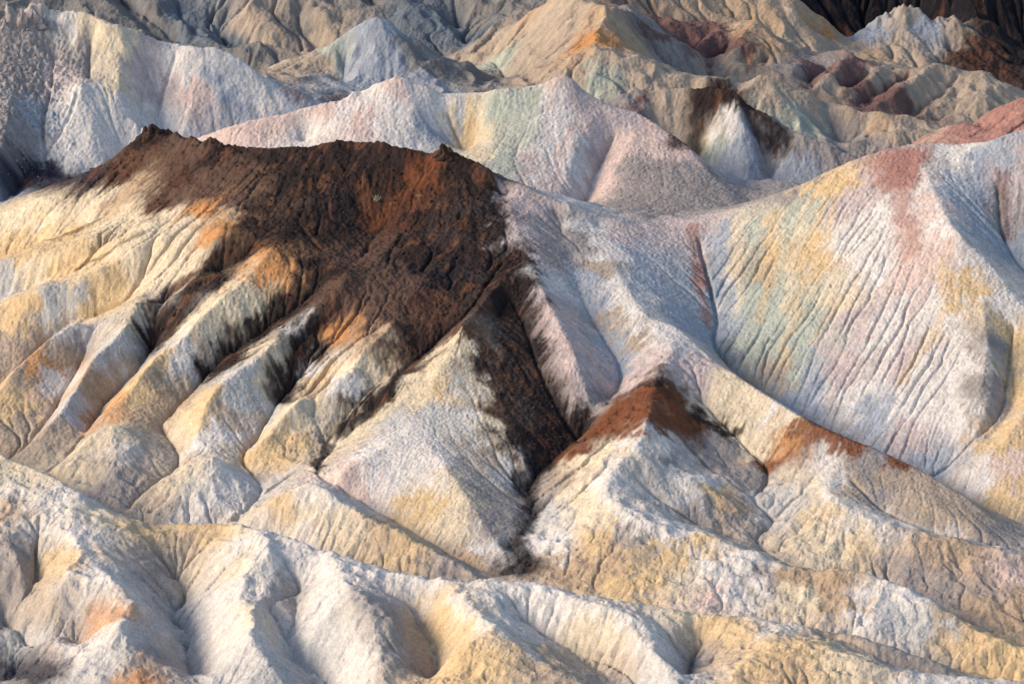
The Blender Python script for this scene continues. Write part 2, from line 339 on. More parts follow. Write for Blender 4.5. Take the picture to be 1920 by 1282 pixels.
# keep one vote per cell so long lines do not swamp crossings
levels[0] = (np.where(cn > 0, zs / np.maximum(cn, 1), 0), (cn > 0).astype(float))
while min(levels[-1][0].shape) > 24:
    a, c = down(*levels[-1]); levels.append((a, c))
z = None
wv = (DT / DV) ** 2
for lev in range(len(levels) - 1, -1, -1):
    a, c = levels[lev]
    fixed = c > 0; val = np.where(fixed, a / np.maximum(c, 1e-9), 0).astype(np.float32)
    h, w = a.shape
    if z is None:
        z = np.full((h, w), val[fixed].mean(), np.float32)
    else:
        z = np.repeat(np.repeat(z, 2, 0), 2, 1)[:h, :w]
        for _ in range(2):
            e = np.pad(z, 1, mode='edge'); z = (e[1:-1, 1:-1] * 2 + e[1:-1, :-2] + e[1:-1, 2:] + e[:-2, 1:-1] + e[2:, 1:-1]) / 6
    z = np.where(fixed, val, z)
    n = 400 if lev > 4 else (160 if lev > 2 else (70 if lev > 0 else 30))
    e = np.pad(z, 1, mode='edge')
    for _ in range(n):
        e[1:-1, 0] = e[1:-1, 1]; e[1:-1, -1] = e[1:-1, -2]; e[0] = e[1]; e[-1] = e[-2]
        q = (e[1:-1, :-2] + e[1:-1, 2:] + wv * (e[:-2, 1:-1] + e[2:, 1:-1])) / (2 + 2 * wv)
        e[1:-1, 1:-1] = np.where(fixed, val, q)
    z = e[1:-1, 1:-1].copy()
Z = z.astype(np.float32)
def limit_slope(h, s_max, n):
    """no face steeper than clay can stand: mean of the steepest surfaces that fit above and below"""
    lo, hi = h.copy(), h.copy()
    dx, dy = (rr[:, None] * DT * s_max).astype(np.float32), (rr[:, None] * DV * s_max).astype(np.float32)
    dd = np.hypot(dx, dy)
    for _ in range(n):
        for e, sg in ((lo, 1), (hi, -1)):
            f = np.minimum if sg > 0 else np.maximum
            f(e[:, 1:], e[:, :-1] + sg * dx, out=e[:, 1:]); f(e[:, :-1], e[:, 1:] + sg * dx, out=e[:, :-1])
            f(e[1:], e[:-1] + sg * dy[1:], out=e[1:]); f(e[:-1], e[1:] + sg * dy[1:], out=e[:-1])
            f(e[1:, 1:], e[:-1, :-1] + sg * dd[1:], out=e[1:, 1:]); f(e[:-1, :-1], e[1:, 1:] + sg * dd[1:], out=e[:-1, :-1])
            f(e[1:, :-1], e[:-1, 1:] + sg * dd[1:], out=e[1:, :-1]); f(e[:-1, 1:], e[1:, :-1] + sg * dd[1:], out=e[:-1, 1:])
    return (lo + hi) / 2
ZR = Z
Z = limit_slope(Z, 1.1, 50)
print('laplace', round(time.time() - T0, 1))

# ------------------------------------------------------------------ noise helpers on the grid
def gauss(a, sm):
    """blur with a Gaussian of sm grid columns"""
    out = a.astype(np.float32)
    for axis, s in ((1, sm), (0, sm * DT / DV)):
        r = max(1, int(2.6 * s + .5))
        k = np.exp(-.5 * (np.arange(-r, r + 1) / max(s, .05)) ** 2); k /= k.sum()
        pad = [(0, 0), (0, 0)]; pad[axis] = (r, r)
        e = np.pad(out, pad, mode='edge'); acc = np.zeros_like(out)
        for q, kk in enumerate(k):
            sl = [slice(None), slice(None)]; sl[axis] = slice(q, q + out.shape[axis])
            acc += np.float32(kk) * e[tuple(sl)]
        out = acc
    return out
fx = np.fft.rfftfreq(NT)[None, :]; fy = np.fft.fftfreq(NV)[:, None] * DT / DV
FR = np.sqrt(fx * fx + fy * fy)
def noise(l_min, l_max, beta=1.0, seed=0):
    """band of noise between two wavelengths, in grid columns; unit variance"""
    g = np.random.default_rng(seed)
    F = np.fft.rfft2(g.standard_normal((NV, NT)))
    with np.errstate(divide='ignore'):
        amp = np.where(FR > 0, FR, 1) ** (-beta - 0.5)
    amp = amp * np.exp(-(FR * l_min) ** 2) * (1 - np.exp(-(FR * l_max) ** 2))
    a = np.fft.irfft2(F * amp, s=(NV, NT))
    return (a / a.std()).astype(np.float32)

M_COL = (RC * DT).astype(np.float32)      # metres per grid column
M_ROW = (RC * DV).astype(np.float32)
def grad(h):
    gx = np.empty_like(h); gy = np.empty_like(h)
    gx[:, 1:-1] = (h[:, 2:] - h[:, :-2]); gx[:, 0] = gx[:, 1]; gx[:, -1] = gx[:, -2]
    gy[1:-1] = (h[2:] - h[:-2]); gy[0] = gy[1]; gy[-1] = gy[-2]
    return gx / (2 * M_COL), gy / (2 * M_ROW)

# which hill each spot belongs to: climb the steepest way to a crest line
def hill_labels(h):
    e = np.pad(h, 1, constant_values=-1e9)
    best = h.copy(); arg = np.arange(NV * NT).reshape(NV, NT).copy()
    for dj in (-1, 0, 1):
        for di in (-1, 0, 1):
            if di == 0 and dj == 0: continue
            dist = np.hypot(di * M_COL, dj * M_ROW)
            s = (e[1 + dj:1 + dj + NV, 1 + di:1 + di + NT] - h) / dist
            if dj == -1 and di == -1: bs = np.zeros_like(h)
            m = s > bs
            bs = np.where(m, s, bs)
            tgt = np.arange(NV * NT).reshape(NV, NT) + dj * NT + di
            arg = np.where(m, tgt, arg)
    arg = np.where(cr > 0, np.arange(NV * NT).reshape(NV, NT), arg).ravel()
    for _ in range(14): arg = arg[arg]
    lab = own.ravel()[arg].reshape(NV, NT)
    return lab
label = hill_labels(Z)
# spots that reached no crest line take the label of their neighbours
for _ in range(400):
    miss = label < 0
    if not miss.any(): break
    e = np.pad(label, 1, mode='edge')
    for sh in (e[1:-1, :-2], e[1:-1, 2:], e[:-2, 1:-1], e[2:, 1:-1]):
        label = np.where((label < 0) & (sh >= 0), sh, label)
label = np.maximum(label, 0)
def mode_filter(lab, n):
    for _ in range(n):
        e = np.pad(lab, 1, mode='edge')
        l, r_, u, d = e[1:-1, :-2], e[1:-1, 2:], e[:-2, 1:-1], e[2:, 1:-1]
        lab = np.where((l == r_), l, np.where(u == d, u, lab))
    return lab
label = mode_filter(label, 6)
print('labels', round(time.time() - T0, 1))

def owner_mask(names, blur=8):
    m = np.isin(label, [owners.index(n) for n in names if n in owners]).astype(np.float32)
    return gauss(m, blur)
FRONT = owner_mask(['front', 'front_left', 'front_right', 'hill_a', 'hill_b', 'hill_c', 'tan', 'rust', 'mound'], 14)

# ------------------------------------------------------------------ rounding, relief, rills
def round_crests(h, blur, c):
    """crests worn round, gullies left sharp"""
    g = gauss(h, blur)
    k = .08
    return -k * np.log(np.exp(-np.clip(h - g - c, -2, 2) / k) + 1) + g + c + k * .0
ZF = gauss(np.minimum(round_crests(Z, 3.4, .04), Z), .9)
ZH = gauss(np.minimum(round_crests(Z, 2.8, .03), Z), .8)
HILLS = owner_mask(['hill_a', 'hill_b', 'hill_c', 'mound', 'rust', 'tan'], 10)
ZF = ZF * (1 - HILLS) + ZH * HILLS
Z = gauss(Z, .9) * (1 - FRONT) + ZF * FRONT
relief = noise(14, 90, 1.2, 1)
WALL = owner_mask(['right', 'middle', 'pink', 'cone', 'pale', 'left'], 20)
FARR = np.clip((Y - 415) / 25, 0, 1).astype(np.float32)
Z = Z + FARR * (.55 - 1.1 * np.abs(noise(16, 80, 1.0, 5)).clip(0, 1.5)) * .40
Z = Z + relief * (0.13 - 0.08 * WALL - .03 * FRONT) * (RC / 330) + FRONT * (.16 * (.5 - np.abs(noise(16, 70, 1.1, 3)).clip(0, 1.6)) + .10 * (.5 - np.abs(noise(8, 30, 1.0, 4)).clip(0, 1.6)))
Z = Z + noise(3, 30, 1.0, 2) * 0.04 * (RC / 330) * (1 - .6 * FRONT) * (1 - .4 * WALL)
def knobs(lines, wid, amp, seed):
    _, c, _ = raster([(0, smooth_line(l)) for l in lines])
    m = gauss((c > 0).astype(np.float32), wid); m /= m.max()
    return m * amp * (noise(6, 34, .9, seed) * .8 + np.abs(noise(3, 12, .6, seed + 1)) * .5 + .3)
Z = Z + knobs([P((330,258,25.6),(290,240,25.2),(250,262,23.8)), P((345,262,25.8),(430,272,26.4)), P((820,280,28.2),(830,275,28.7),(845,283,28.3))], 6, .6, 201)
Z = Z + knobs([PF((-60,30,33),(0,30,33),(78,12,34),(100,20,33.8))], 5, .8, 203)
Z = Z + knobs([PF((1600,70,5.9),(1640,45,8),(1690,10,11.1),(1720,12,11),(1760,45,8),(1785,40,8.2),(1800,48,8))], 6, .6, 205)
Z = Z + knobs([PF((620,190,25.8),(680,172,26.8),(735,143,28.7),(780,155,27.8)), PF((235,55,31.3),(260,60,31))], 4, .22, 207)

def run_water(h, n_part, n_step, seed):
    g = np.random.default_rng(seed)
    gx, gy = grad(gauss(h, 0.8))
    m = np.hypot(gx, gy) + 1e-6
    s = 1.3
    di = (-gx / m * s).ravel(); dj = (-gy / m * s * DT / DV).ravel()
    live_slope = (m > 0.12).ravel()
    i = g.uniform(1, NT - 2, n_part).astype(np.float32); j = g.uniform(1, NV - 2, n_part).astype(np.float32)
    acc = np.zeros(NV * NT, np.float32)
    vi = np.zeros_like(i); vj = np.zeros_like(j)
    for st in range(n_step):
        c = (j + .5).astype(np.int32) * NT + (i + .5).astype(np.int32)
        acc += np.bincount(c, minlength=NV * NT)
        vi = .35 * vi + .65 * di[c]; vj = .35 * vj + .65 * dj[c]
        i = i + vi; j = j + vj
        ok = (i > 1) & (i < NT - 2) & (j > 1) & (j < NV - 2) & live_slope[c]
        if st % 8 == 7:
            i, j, vi, vj = i[ok], j[ok], vi[ok], vj[ok]
        else:
            i = np.clip(i, 1, NT - 2); j = np.clip(j, 1, NV - 2)
    return acc.reshape(NV, NT) * (NV * NT / n_part)
FLOW = None
PATCHY = np.clip(.8 + .55 * noise(40, 160, 1, 9), .15, 1.6)      # some faces furrowed, some smooth
for it in range(4):
    acc = run_water(Z, 420000, 110, 20 + it)
    A = gauss(acc, 0.7 if it else 1.0)
    gx, gy = grad(gauss(Z, 2)); sl = np.clip(np.hypot(gx, gy) / 0.6, 0, 1.2)
    cut = np.sqrt(np.clip(A - 6, 0, 900)) / 30 * sl * PATCHY * (1 + .9 * FARR)
    Z = Z - cut * np.array([.11, .11, .10, .09])[it] * (RC / 330) * (1 - .1 * FRONT) * (1 - .6 * WALL)
    Z = Z * .75 + gauss(Z, 0.9) * .25
    FLOW = A
    print('water', it, round(time.time() - T0, 1))
Z = Z - .26 * np.clip(gauss((crack > 0).astype(np.float32), 1.1) * 3, 0, 1) * (RC / 330)
acc = run_water(Z, 500000, 110, 30)
A = gauss(acc, .55)
gx, gy = grad(gauss(Z, 2)); sl = np.clip(np.hypot(gx, gy) / 0.5, 0, 1)
Z = Z - (RC / 330) * sl * .26 * np.clip(np.sqrt(A) / 16 - .45, 0, 1) * np.clip(PATCHY, .3, 1.2) * (1 - .15 * FRONT) * (1 - .3 * WALL)

# ------------------------------------------------------------------ ground colour
COL = np.full((NV, NT, 3), 0.5, np.float32)

def ground_hit(px, py):
    a, dy, dz = ray(px, py)
    d = np.arange(R0 + 1, R1 - 2, 0.08)
    t = d / dy
    x, y, zz = a * t, d, HC + dz * t
    i, j = idx(x, y)
    ok = (i > 0) & (i < NT - 1) & (j > 0) & (j < NV - 1)
    i, j = np.clip(np.rint(i), 0, NT - 1).astype(int), np.clip(np.rint(j), 0, NV - 1).astype(int)
    hit = np.nonzero(ok & (Z[j, i] >= zz))[0]
    if len(hit) == 0: return None
    k = hit[0]
    return x[k], y[k], float(Z[j[k], i[k]]), label[j[k], i[k]]
PALETTE = dict(w=(207,197,188), c=(207,188,160), y=(203,172,130), p=(184,166,160), k=(202,176,164), b=(156,159,165), a=(168,169,154), l=(182,177,171),  # b: blue-grey clay plus painted bluish shade in bowl, gully and right edge
 g=(148,138,132), n=(170,151,132), t=(176,149,122), o=(186,132,84), r=(74,52,43), d=(45,36,34), e=(34,31,34), m=(112,84,79),
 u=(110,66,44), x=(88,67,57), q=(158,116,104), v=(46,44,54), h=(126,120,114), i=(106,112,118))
POINTS = '''
d 520,440 480,462 440,490 400,520 365,545 330,582 305,617 291,650 600,535 560,570 520,600 480,630 440,665 415,688 600,612 570,650 548,690 540,730 800,655 760,695 720,735 685,768
d 925,710 950,755 970,800 990,850 940,690 960,720
r 895,660 915,720 935,765
d 915,430 905,470 925,470 945,520 470,420 480,390
d 290,255 400,290 500,300 600,290 650,300 740,300 860,320 900,360 925,400 920,345 560,340 740,350 800,400 850,480 600,420 560,430 500,440 590,500 540,600 880,420 820,330 700,330 780,470 880,540 640,340
e 650,400 620,370 720,400 840,520
r 250,300 830,290 240,330 180,342 300,385 620,570 800,560 580,545 820,610 770,640 330,340
x 340,300 400,330 450,340 380,360 430,380 460,400 650,495 680,540 720,600 760,560 690,480 730,530 640,540 740,630
u 810,310 770,345 720,400
t 430,405 230,365 700,640 735,690
o 410,430 640,620 380,400
c 100,390 30,410 180,380 220,420 300,420 60,510 250,470 350,430 340,480 290,520 400,490 260,590 690,700 655,690
y 30,450 120,440 60,480 150,490 200,530 50,580 180,570
b 20,530 120,570 340,690 450,690 420,720 130,760
n 30,640 100,640 20,700 50,800 90,820 390,650 420,780 590,830
w 340,560 140,620 100,720 350,640 560,600 590,700 640,720 410,820
o 60,700 95,655 510,490 490,515 205,765
y 20,760 300,680 250,730 390,740 370,780 600,720 540,830 500,850
g 150,650
a 210,650 250,640 470,760
t 170,720 140,690 310,720 280,780
c 470,525 400,580 400,610 450,570 510,650 340,810 500,720 550,770
r 860,618 840,603
c 850,650 800,700 760,740 700,780 650,820 885,720 900,790 830,930 860,980
y 830,720 790,950
a 860,720 820,780
b 760,785
w 880,790 960,885 770,815 700,850 730,880 800,870 930,1030
n 925,850
d 985,850
k 660,890
g 900,930 940,980
t 880,1050
d 950,500 930,560 960,600 980,660 1040,850 1000,870 970,560 985,485 1080,795
e 1000,700 1020,740 1060,800 1010,830
p 960,370 1000,400 965,425 1015,490 1050,560 1100,700 1050,690 1080,740 1030,620 1070,620
w 1030,520
k 1060,600 1090,650 1130,700
g 1110,750 1040,480 1030,420 1080,450
b 1090,520 1110,580 1140,640 1160,690
w 1110,440 1150,470 1160,540 1180,580 1240,615 1260,640 1450,770
n 1130,500 1150,600 1190,640
p 1230,660 1200,690 1280,680 1320,720 1170,440
c 1360,720 1340,760 1420,760 1400,800 1480,800 1420,840
u 1510,800 1540,815 1600,835 1660,855 1450,865 1560,820 1500,825
o 1480,830
n 1700,890 1760,930 1820,970 1720,950
g 1880,1010 1630,870
b 1200,480 1220,530 1250,560 1290,600
d 1230,715 1300,780 1340,800
u 1210,730 1170,760 1120,800 1060,850 1260,750 1240,790 1180,780 1280,790 1150,790 1200,790
w 1200,825 1250,830 1140,900 1040,1010 1180,970 1250,990 1340,1060 1400,1060 1380,1110 1640,1110 1620,1160 1700,1110 1300,890 1270,1000
c 1150,840 1100,860 1080,930 1110,960 1280,1090 1500,1120
n 1050,900 1780,1160
a 1030,960
g 1010,930 1200,1010 1430,1080 1260,860 1400,970 1320,960 1360,850 1400,890
t 1060,1060 1150,1050 1560,1090 1580,1130 1370,950 1500,1075
y 1120,1020 1240,1040 1300,1015 1180,1090 1830,1200 1880,1210 1340,930
k 1330,1110
b 1680,1150 1740,1170 1290,930
w 1545,850 1550,900 1600,980 1650,990
c 1500,900 1555,930 1530,1000 1560,1030
b 1460,930 1480,960
y 1520,960 1620,1010
t 1700,1020 1760,1050 1820,1060 1850,1130 1900,1130
g 1680,1060 1740,1080 1800,1100 1620,930
k 1880,1080
n 1590,910
p 1270,430 1330,420 1590,380 1620,350 1600,600 1580,680 1700,680 1720,820 1910,330
b 1350,440 1340,540 1360,600 1640,780 1760,860 1780,350 1820,380 1850,300 1900,470 1830,430 1520,740
c 1380,430 1560,560 1460,420
a 1420,430 1500,400 1400,560 1440,620 1470,560 1500,600 1480,680 1510,640
y 1540,360 1575,345 1510,480 1800,520 1830,560 1900,650 1900,740 1880,820 1880,920 1440,480
n 1420,500 1450,700
w 1600,450 1650,400 1640,500 1650,620 1600,740 1720,560 1760,600 1700,760 1740,700 1800,680 1790,780 1840,900 1740,340 1770,420 1820,490 1880,560 1790,290
q 1680,330 1700,300
k 1700,520 1745,410 1760,480 1900,880
g 1830,740 1860,640 1860,720 1900,400
k 420,245 500,225 600,205 740,155 680,230 1050,160 1190,250 1150,300 1110,360 1220,240 1250,270 1095,240
w 570,250 640,220 700,180 740,220 760,260 790,200 830,190 1030,200 1060,220 1040,280 1080,320 1060,370
b 800,250
c 860,210 900,220 900,290
y 880,250
a 930,210 960,250 990,200 940,300
p 1000,300 1110,200 1120,280 1170,220
g 1200,320 1260,330 1180,370 1300,370 1350,390 1240,400 1320,340
g 20,80 60,100 90,60 60,160 40,240 20,300 150,110
w 120,50 180,180 150,230 130,290 240,200 340,120 280,220 220,260 380,120 440,150 330,230 480,170 170,300
c 160,60 200,80 230,80 220,150
b 80,230 15,350 400,140 430,200 550,190
p 110,150 250,130 290,110 300,180
k 360,180
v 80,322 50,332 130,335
m 1200,190
g 1170,185 1440,300 1500,260 1550,280 1600,300
n 1260,190 1250,230
w 1360,240
d 1340,172 1370,182 1322,188
c 1330,260
a 1320,290 1350,270
b 1360,310 1390,275 1400,330 1480,310 1520,310
g 1420,360 1480,360
q 1800,240 1870,220 1750,255 1900,200 1850,250
n 1150,110 1180,140 1250,160 1300,150 1380,160 1430,155 1500,190 1560,200 1600,220 1700,240 1760,250 1460,170
a 1130,140 1520,230 1480,210
t 1650,220
g 1580,260 1620,270
t 1130,30 1085,108 1010,20
o 1110,70
n 1060,60 1000,50 980,90 1030,110 920,80 1060,140
a 940,110
g 1200,30 1250,90 1490,120 1550,120
m 1230,60 1270,60 1300,70 1350,60 1330,90 1400,90 1520,130 1600,120 1590,160 1620,190 1680,170 1700,200
t 1400,50 1440,90
n 1370,120 1430,120 1560,160 1640,140 1700,140 1740,150 1720,190 1790,150 1830,160 1800,200 1870,180
b 710,40 680,60 700,100 740,100 660,140 720,140 780,150
a 640,100
h 760,80 800,120 850,140 880,140
n 580,110 540,130
h 180,30 250,50 300,20 480,100 560,60 690,10 900,30
i 330,30 390,60 440,80 780,30 830,50 870,80
n 470,40 520,80 600,50
n 1600,90 1700,90
b 1640,60 1740,60
n 1690,40 1780,60
t 1630,100 1520,30 1440,30
n 1480,20 1500,70 1550,90
o 1540,60
e 1600,20 1620,40 1580,60 1780,8 1850,30 1880,60 1900,120
r 1840,80 1820,110 1860,120
w 585,910 640,935
y 520,945 760,1030
c 560,960 620,960 670,1010
t 700,1000
g 830,1050
c 400,858 360,880 320,910
w 400,910 440,890 380,950
b 460,930
n 290,935
c 210,803 150,850 140,900
n 180,860 280,840 270,880
w 230,850
g 220,900
c 20,870 60,890 170,970 380,1050 450,1060 480,1150
w 30,920 120,940 100,980 150,1000 180,1070 230,1100 170,1200 230,1170 430,1030 470,1000 560,1020 500,1040 400,1120 470,1100 600,1060 430,1200 470,1190 550,1200 600,1150 640,1090 680,1230 780,1090
g 720,1200
t 20,960
g 40,1040 20,1080 140,1170 280,1220 300,1060 530,1100 700,1130 740,1160
y 100,1040 130,1050 290,1000 380,1000 430,990
n 100,1130 330,1040 760,1230
b 150,1130 300,1170 330,1160 420,1250 560,1230 60,1220
o 205,1152 190,1170 250,1270
a 180,1250 500,1250 620,1200 220,1240
y 830,1120 870,1180 820,1180 900,1230 850,1260 1350,1170 1400,1190 1480,1212 1420,1250 1520,1230
w 960,1180 920,1110 1000,1110 1040,1140 1190,1170 1230,1210 1260,1240 1450,1170 1750,1270
n 1020,1220 1060,1260 1160,1250 1340,1230 1560,1190
c 1100,1170 1150,1200 1300,1150 1560,1220 1600,1250
b 1240,1270
g 1290,1260 1650,1240 1700,1240
t 1500,1270
'''
# lines of scree, stain and some painted shade on the ground: colour, half width in metres, points
STROKES = [
 ('d', 2.0, (534,428),(480,460),(420,500),(367,540),(320,590),(290,650)),
 ('d', 1.5, (640,500),(560,562),(500,615),(430,672),(400,702)),
 ('d', 1.2, (600,600),(560,655),(545,705),(530,755)),
 ('d', .8, (880,580),(800,660),(720,738),(640,805)),
 ('d', .45, (260,440),(200,476),(150,502)),
 ('d', .4, (200,400),(140,432),(60,462)),
 ('r', .7, (440,470),(380,500),(320,545),(280,575)),
 ('u', .5, (828,295),(780,345),(730,395),(690,430)), ('v', 3.0, (20,345),(70,330),(150,336)), ('i', 1.0, (1335,480),(1345,560),(1345,620),(1375,670)),  # v paints the hollow's shadow; i paints bowl shade over blue clay
 ('d', 2.2, (950,500),(965,580),(990,670),(1025,745),(1050,805),(1015,860)),
 ('d', 1.5, (1275,268),(1310,208),(1340,160)), ('d', 1.3, (1345,160),(1385,178),(1430,218),(1470,268)), ('d', .8, (1400,215),(1425,260),(1450,280)),
 ('e', 1.0, (1010,885),(990,915),(988,932),(995,961),(985,995),(957,1024),(985,1048)),
 ('e', 1.5, (945,1072),(972,1066),(995,1066)),
 ('q', .7, (1300,425),(1306,470),(1310,530)),
 ('q', 1.0, (1702,285),(1692,350),(1695,410),(1712,470)),
 ('m', .5, (1880,330),(1885,440)),
 ('m', .6, (1640,190),(1700,140)), ('m', .7, (1330,60),(1290,100)), ('m', .7, (1365,88),(1330,122)), ('m', .7, (1560,125),(1510,160)), ('m', .7, (1630,138),(1580,175)), ('m', .6, (1440,105),(1405,135)), ('o', .35, (1447,76),(1400,117)), ('o', .35, (1415,36),(1385,78)),
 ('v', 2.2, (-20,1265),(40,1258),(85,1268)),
 ('e', .5, (620,815),(605,850),(590,880)),
 ('b', .9, (1350,425),(1345,520),(1350,620)), ('c', .5, (1385,420),(1380,500),(1385,580)), ('a', .8, (1415,415),(1410,520),(1400,640),(1420,690)),
 ('y', .6, (1450,400),(1440,500),(1425,600)), ('a', .7, (1480,390),(1470,500),(1450,620)), ('c', .5, (1510,380),(1495,480),(1470,600)),
 ('y', .6, (1545,360),(1520,470),(1490,580),(1460,680)), ('a', .8, (1530,540),(1500,640),(1490,720)), ('y', .5, (1580,340),(1555,450),(1525,540)),
 ('b', .8, (1520,660),(1520,740),(1540,780)), ('y', .4, (1570,570),(1530,650)), ('q', .5, (1308,500),(1320,600)),
 ('k', .7, (1760,470),(1700,600),(1650,700)), ('p', .6, (1640,560),(1590,680),(1560,760)), ('w', .8, (1690,600),(1640,740)), ('y', .6, (1800,530),(1740,640),(1690,720)),
 ('b', .8, (1660,740),(1640,800),(1650,850)), ('y', .5, (880,175),(880,230),(884,280)), ('a', .6, (930,175),(940,285)), ('c', .4, (905,175),(908,270)), ('b', .5, (868,175),(862,260)),
 ('k', .5, (1085,200),(1050,300),(1030,380)), ('w', .5, (1060,170),(1030,270),(1000,340)),
 ('w', .4, (1366,508),(1362,550),(1352,590)),
 ('y', .5, (1560,475),(1520,530)), ('m', 2.0, (560,172),(640,180)), ('d', 1.3, (1325,180),(1360,176),(1395,192)),
 ('w', 1.1, (1150,865),(1140,920),(1200,965),(1270,985),(1350,1008)), ('w', .7, (1550,850),(1556,930),(1640,972),(1780,1004),(1900,1032)),
 ('w', .9, (1100,1125),(1190,1167),(1250,1225)), ('w', 1.1, (470,985),(560,1012),(640,1045),(760,1078),(900,1090)),
 ('w', .7, (500,1010),(510,1040),(490,1110)), ('w', .8, (140,1000),(165,1037),(205,1082),(255,1120)), ('w', .7, (845,1110),(880,1142),(935,1172),(1010,1237)),
]
def lin(c):
    c = np.array(c, float) / 255
    return np.where(c <= .04045, c / 12.92, ((c + .055) / 1.055) ** 2.4).astype(np.float32)
PAL = {k: lin(v) for k, v in PALETTE.items()}
pts = []
for row in POINTS.strip().splitlines():
    key, *pp = row.split()
    for q in pp:
        px, py = map(float, q.split(','))
        hgt = ground_hit(px, py)
        kk = 'l' if key in 'ab' and (py > 860 or (px < 960 and py > 390)) else key
        if hgt is not None: pts.append((*hgt, kk))
def streaks(seed, n, grain):
    """noise drawn out along the fall line"""
    s0 = noise(grain, grain * 6, 0.3, seed).ravel()
    gx, gy = grad(gauss(Z, 5)); m = np.hypot(gx, gy) + 1e-5
    di, dj = (-gx / m).ravel().astype(np.float32), (-gy / m * DT / DV).ravel().astype(np.float32)
    acc = s0.copy()
    for sg in (1, -1):
        i = np.tile(np.arange(NT, dtype=np.float32), NV); j = np.repeat(np.arange(NV, dtype=np.float32), NT)
        for _ in range(n):
            c = (j + .5).astype(np.int32) * NT + (i + .5).astype(np.int32)
            i = np.clip(i + sg * 1.4 * di[c], 0, NT - 1.51); j = np.clip(j + sg * 1.4 * dj[c], 0, NV - 1.51)
            acc += s0[(j + .5).astype(np.int32) * NT + (i + .5).astype(np.int32)]
    acc = acc.reshape(NV, NT); return (acc / acc.std()).astype(np.float32)
ST1, ST2 = streaks(31, 16, 1.2), streaks(32, 14, 3.5)
print('streaks', round(time.time() - T0, 1))
gx, gy = grad(gauss(Z, 6)); gm = np.hypot(gx, gy) + 1e-4
sT, cT = np.sin(th)[None, :], np.cos(th)[None, :]
ux, uy = (gx * cT + gy * sT) / gm, (-gx * sT + gy * cT) / gm         # uphill
lift = (1 - .6 * FRONT) * (.8 * ST2 + .35 * ST1) * np.clip(gm / .5, 0, 1)
WX = X + lift * ux + .7 * noise(12, 60, .8, 41) + .25 * noise(3, 10, .5, 43)
WY = Y + lift * uy + .7 * noise(12, 60, .8, 42) + .25 * noise(3, 10, .5, 44)
WX, WY = WX.astype(np.float32), WY.astype(np.float32)
FAR_TAN = ('olive', 'orange', 'banded', 'blue', 'far_left', 'far_mid', 'crag', 'ochre')      # duller clays of the ranges behind
PT = np.array([p[:3] for p in pts], np.float32); PC = np.array([PAL[p[4]] * (.92 if owners[p[3]] in FAR_TAN else 1) for p in pts], np.float32)
zb = gauss(Z, 3)
for j0 in range(0, NV, 24):
    sl_ = slice(j0, min(j0 + 24, NV))
    yy = Y[sl_]; near = np.nonzero((PT[:, 1] > yy.min() - 14) & (PT[:, 1] < yy.max() + 14))[0]
    if len(near) < 6: near = np.argsort(np.abs(PT[:, 1] - yy.mean()))[:12]
    num = np.zeros(yy.shape + (3,), np.float32); den = np.zeros(yy.shape, np.float32)
    for q in near:
        d2 = (WX[sl_] - PT[q, 0]) ** 2 + (WY[sl_] - PT[q, 1]) ** 2 + .5 * (zb[sl_] - PT[q, 2]) ** 2 + .5
        w = 1 / (d2 * d2)
        num += w[..., None] * PC[q]; den += w
    COL[sl_] = num / den[..., None]
SOFT = (.55 * owner_mask(['front', 'front_left', 'front_right', 'hill_a', 'hill_b', 'hill_c', 'tan'], 10))[..., None]
COL = COL * (1 - SOFT) + np.stack([gauss(COL[..., k], 12) for k in range(3)], -1) * SOFT
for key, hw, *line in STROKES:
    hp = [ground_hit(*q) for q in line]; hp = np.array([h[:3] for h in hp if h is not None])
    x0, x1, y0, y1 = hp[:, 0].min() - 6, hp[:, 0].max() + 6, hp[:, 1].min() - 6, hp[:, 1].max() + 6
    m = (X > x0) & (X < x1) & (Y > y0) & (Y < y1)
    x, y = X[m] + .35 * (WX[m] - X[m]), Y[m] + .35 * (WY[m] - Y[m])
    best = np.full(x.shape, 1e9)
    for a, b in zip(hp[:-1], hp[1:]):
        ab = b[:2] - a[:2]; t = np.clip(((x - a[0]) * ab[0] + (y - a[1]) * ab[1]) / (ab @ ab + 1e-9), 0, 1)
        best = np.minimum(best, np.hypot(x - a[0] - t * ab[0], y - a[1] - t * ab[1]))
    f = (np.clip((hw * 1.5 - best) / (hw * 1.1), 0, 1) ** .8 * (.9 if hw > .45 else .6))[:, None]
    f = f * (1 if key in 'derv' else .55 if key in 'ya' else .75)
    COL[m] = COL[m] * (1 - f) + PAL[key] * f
COL *= (1 + (1 - .7 * FRONT) * (.035 * ST1 + .04 * ST2) + .06 * noise(2, 20, .6, 51))[..., None]
veins = np.clip((PAL['r'].mean() * 1.6 - COL.mean(-1)) / .03, 0, 1) * np.clip(.5 * noise(6, 60, .9, 71) + .6 * ST2 - .35, 0, 1)
COL += veins[..., None] * (lin((112, 74, 52)) - COL) * .55
COL = np.clip(COL, .01, .85).astype(np.float32)
